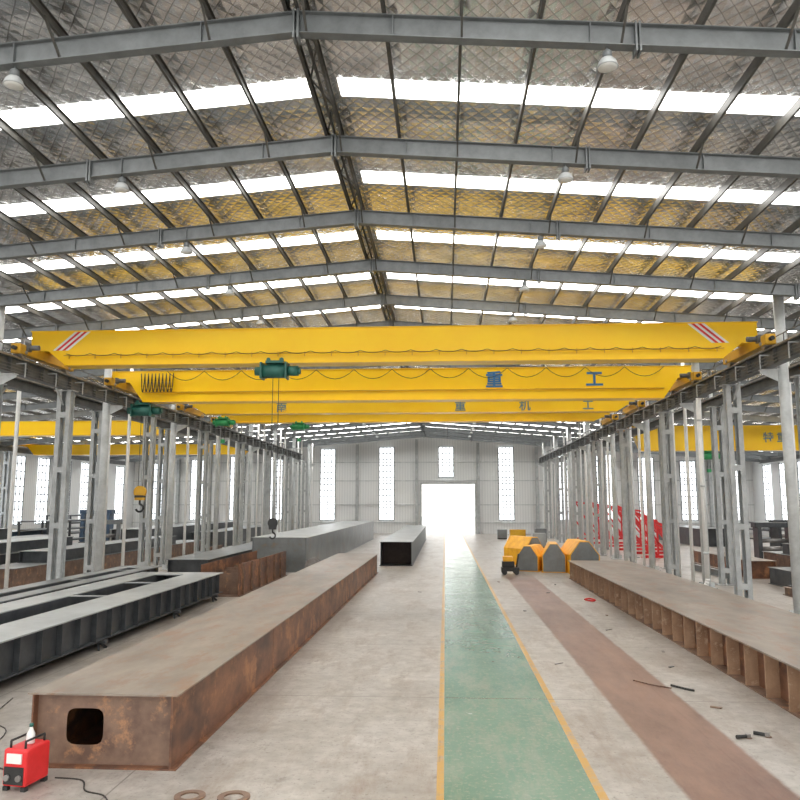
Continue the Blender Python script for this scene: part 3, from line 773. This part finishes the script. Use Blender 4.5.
bm=nb(); lathe(bm,[(.045,0),(.05,.01),(.05,.11),(.03,.15),(.02,.18),(.02,.2)]); ob('bottle_body',bm,'white',e)
bm=nb(); lathe(bm,[(.025,.195),(.025,.225),(.018,.235)]); ob('bottle_cap',bm,'teal',e)
def cable(pts,r,mt,label,name='welding_cable'):
    e=thing(name,label,'cable',(pts[0][0],pts[0][1],0)); 
    P=[Vector((p[0]-pts[0][0],p[1]-pts[0][1],r)) for p in pts]; out=[]
    for i in range(len(P)-1):
        p0=P[max(i-1,0)];p1=P[i];p2=P[i+1];p3=P[min(i+2,len(P)-1)]
        for j in range(6):
            t=j/6; out.append(.5*((2*p1)+(p2-p0)*t+(2*p0-5*p1+4*p2-p3)*t*t+(3*p1-p0-3*p2+p3)*t**3))
    out.append(P[-1]); bm=nb(); tube(bm,out,r,6); ob('cable_run',bm,mt,e)
cable([(-4.88,9.75),(-4.5,9.68),(-4.3,9.35),(-4.0,9.2),(-3.75,8.8)],.009,'cable','thin black welding cable lying on concrete')
cable([(-5.5,9.9),(-6.2,10.4),(-6.6,11.6),(-7.2,12.2),(-7.6,13.5)],.009,'cable','black cable running to the dark girder')
cable([(3.6,15.5),(3.85,15.15),(4.15,14.9)],.012,'rustbrown','rusty rod lying on the floor','steel_rod')
cable([(4.2,15.1),(4.4,14.8),(4.5,14.7)],.02,'black','dark tool handle lying on the floor','hose')
cable([(4.9,27.9),(5.1,28.2),(5.25,27.8),(5.1,27.5),(4.9,27.8)],.025,'red','coiled red hose on the floor','red_hose')
for x,y,r in ((-3.0,9.25,.18),(-2.48,9.25,.19)):
    e=thing('steel_ring','flat rusty steel ring lying on the floor','steel ring',(x,y,0),'flat steel rings')
    bm=nb(); n_=32; 
    rings=[[bm.verts.new((rr*math.cos(2*math.pi*i/n_),rr*math.sin(2*math.pi*i/n_),z)) for i in range(n_)] for rr,z in ((r,0.002),(r,.02),(r*.6,.02),(r*.6,.002))]
    for a in range(4):
        A,D=rings[a],rings[(a+1)%4]
        for i in range(n_): j=(i+1)%n_; bm.faces.new((A[i],A[j],D[j],D[i]))
    ob('ring_body',bm,'rustbrown',e)
for x,y,a in ((4.3,11.9,.3),(4.62,12.05,-.6)):
    e=thing('angle_grinder','small black angle grinder lying on concrete','power tool',(x,y,0),rot=(0,0,a))
    bm=nb(); cyl(bm,(-.1,0,.03),(.07,0,.03),.028,.024,seg=12); ob('grip',bm,'black',e)
    bm=nb(); B(bm,.06,.12,-.028,.028,.01,.06); ob('gear_head',bm,'steel',e)
    bm=nb(); cyl(bm,(.1,0,.001),(.1,0,.01),.05,seg=20); ob('disc',bm,'rustbrown',e)
scr=[(4.7,16.8),(5.0,18.5),(4.4,21.5),(4.9,24.2),(2.4,17),(2.5,25),(-6.2,17),(-6.6,21),(-6.4,26),(-7.1,15),(3.9,30),(4.6,33),(-1.0,30),(2.3,34),(4.5,13.6)]
for i,(x,y) in enumerate(scr):
    a=random.uniform(0,3); w=random.uniform(.03,.08); l=random.uniform(.08,.25)
    e=thing('scrap_plate','small rusty steel offcut on the floor','scrap metal',(x,y,0),'steel offcuts',rot=(0,0,a))
    bm=nb(); prism(bm,[(-l/2,-w/2),(l/2,-w/2*.8),(l/2*.8,w/2),(-l/2,w/2)],'z',.001,.015); ob('plate_body',bm,random.choice(['rustbrown','steel','darkst']),e)
e=thing('cable_reel','dark round cable reel standing on the floor','cable reel',(-6.3,36.8,0))
for s in (-.2,.17):
    bm=nb(); cyl(bm,(0,s,.4),(0,s+.03,.4),.4,seg=28); ob('flange',bm,'steel',e)
bm=nb(); cyl(bm,(0,-.17,.4),(0,.17,.4),.22,seg=20); ob('core',bm,'cable',e)
def cabinet(x,y,w,d,h,mt,label):
    e=thing('electrical_cabinet',label,'cabinet',(x,y,0))
    bm=nb(); B(bm,-w/2,w/2,-d/2,d/2,.08,h); ob('cabinet_body',bm,mt,e,bev=.02)
    bm=nb(); B(bm,-w/2+.03,w/2-.03,-d/2-.02,-d/2,.14,h-.08); ob('door',bm,mt,e)
    bm=nb(); B(bm,-w/2+.02,w/2-.02,-d/2+.02,d/2-.02,0,.08); ob('plinth',bm,'black',e)
cabinet(6.6,71,1.4,.8,1.0,'yellowd','yellow steel cabinet near the end wall'); cabinet(8.3,68,1.0,.8,1.2,'greyst','grey steel cabinet near the end wall'); cabinet(7.2,60,1.0,.8,1.1,'greyl','light grey cabinet by the column row'); cabinet(5.4,74,.9,.8,.9,'greyst','low dark grey cabinet near the end wall')

# ------------------------------------------------------------ light, world, camera
w=bpy.data.worlds.new('World'); S.world=w; w.use_nodes=True
bg=w.node_tree.nodes['Background']; bg.inputs[0].default_value=(1,.985,.955,1); bg.inputs[1].default_value=2.8
cam=bpy.data.cameras.new('Camera'); co=bpy.data.objects.new('Camera',cam); C.objects.link(co)
co.location=(0,0,3.4); co.rotation_euler=(math.radians(90+7.72),0,math.radians(3.36))
cam.sensor_width=36; cam.lens=34.2; cam.clip_end=500
S.camera=co
S.view_settings.view_transform='Standard'
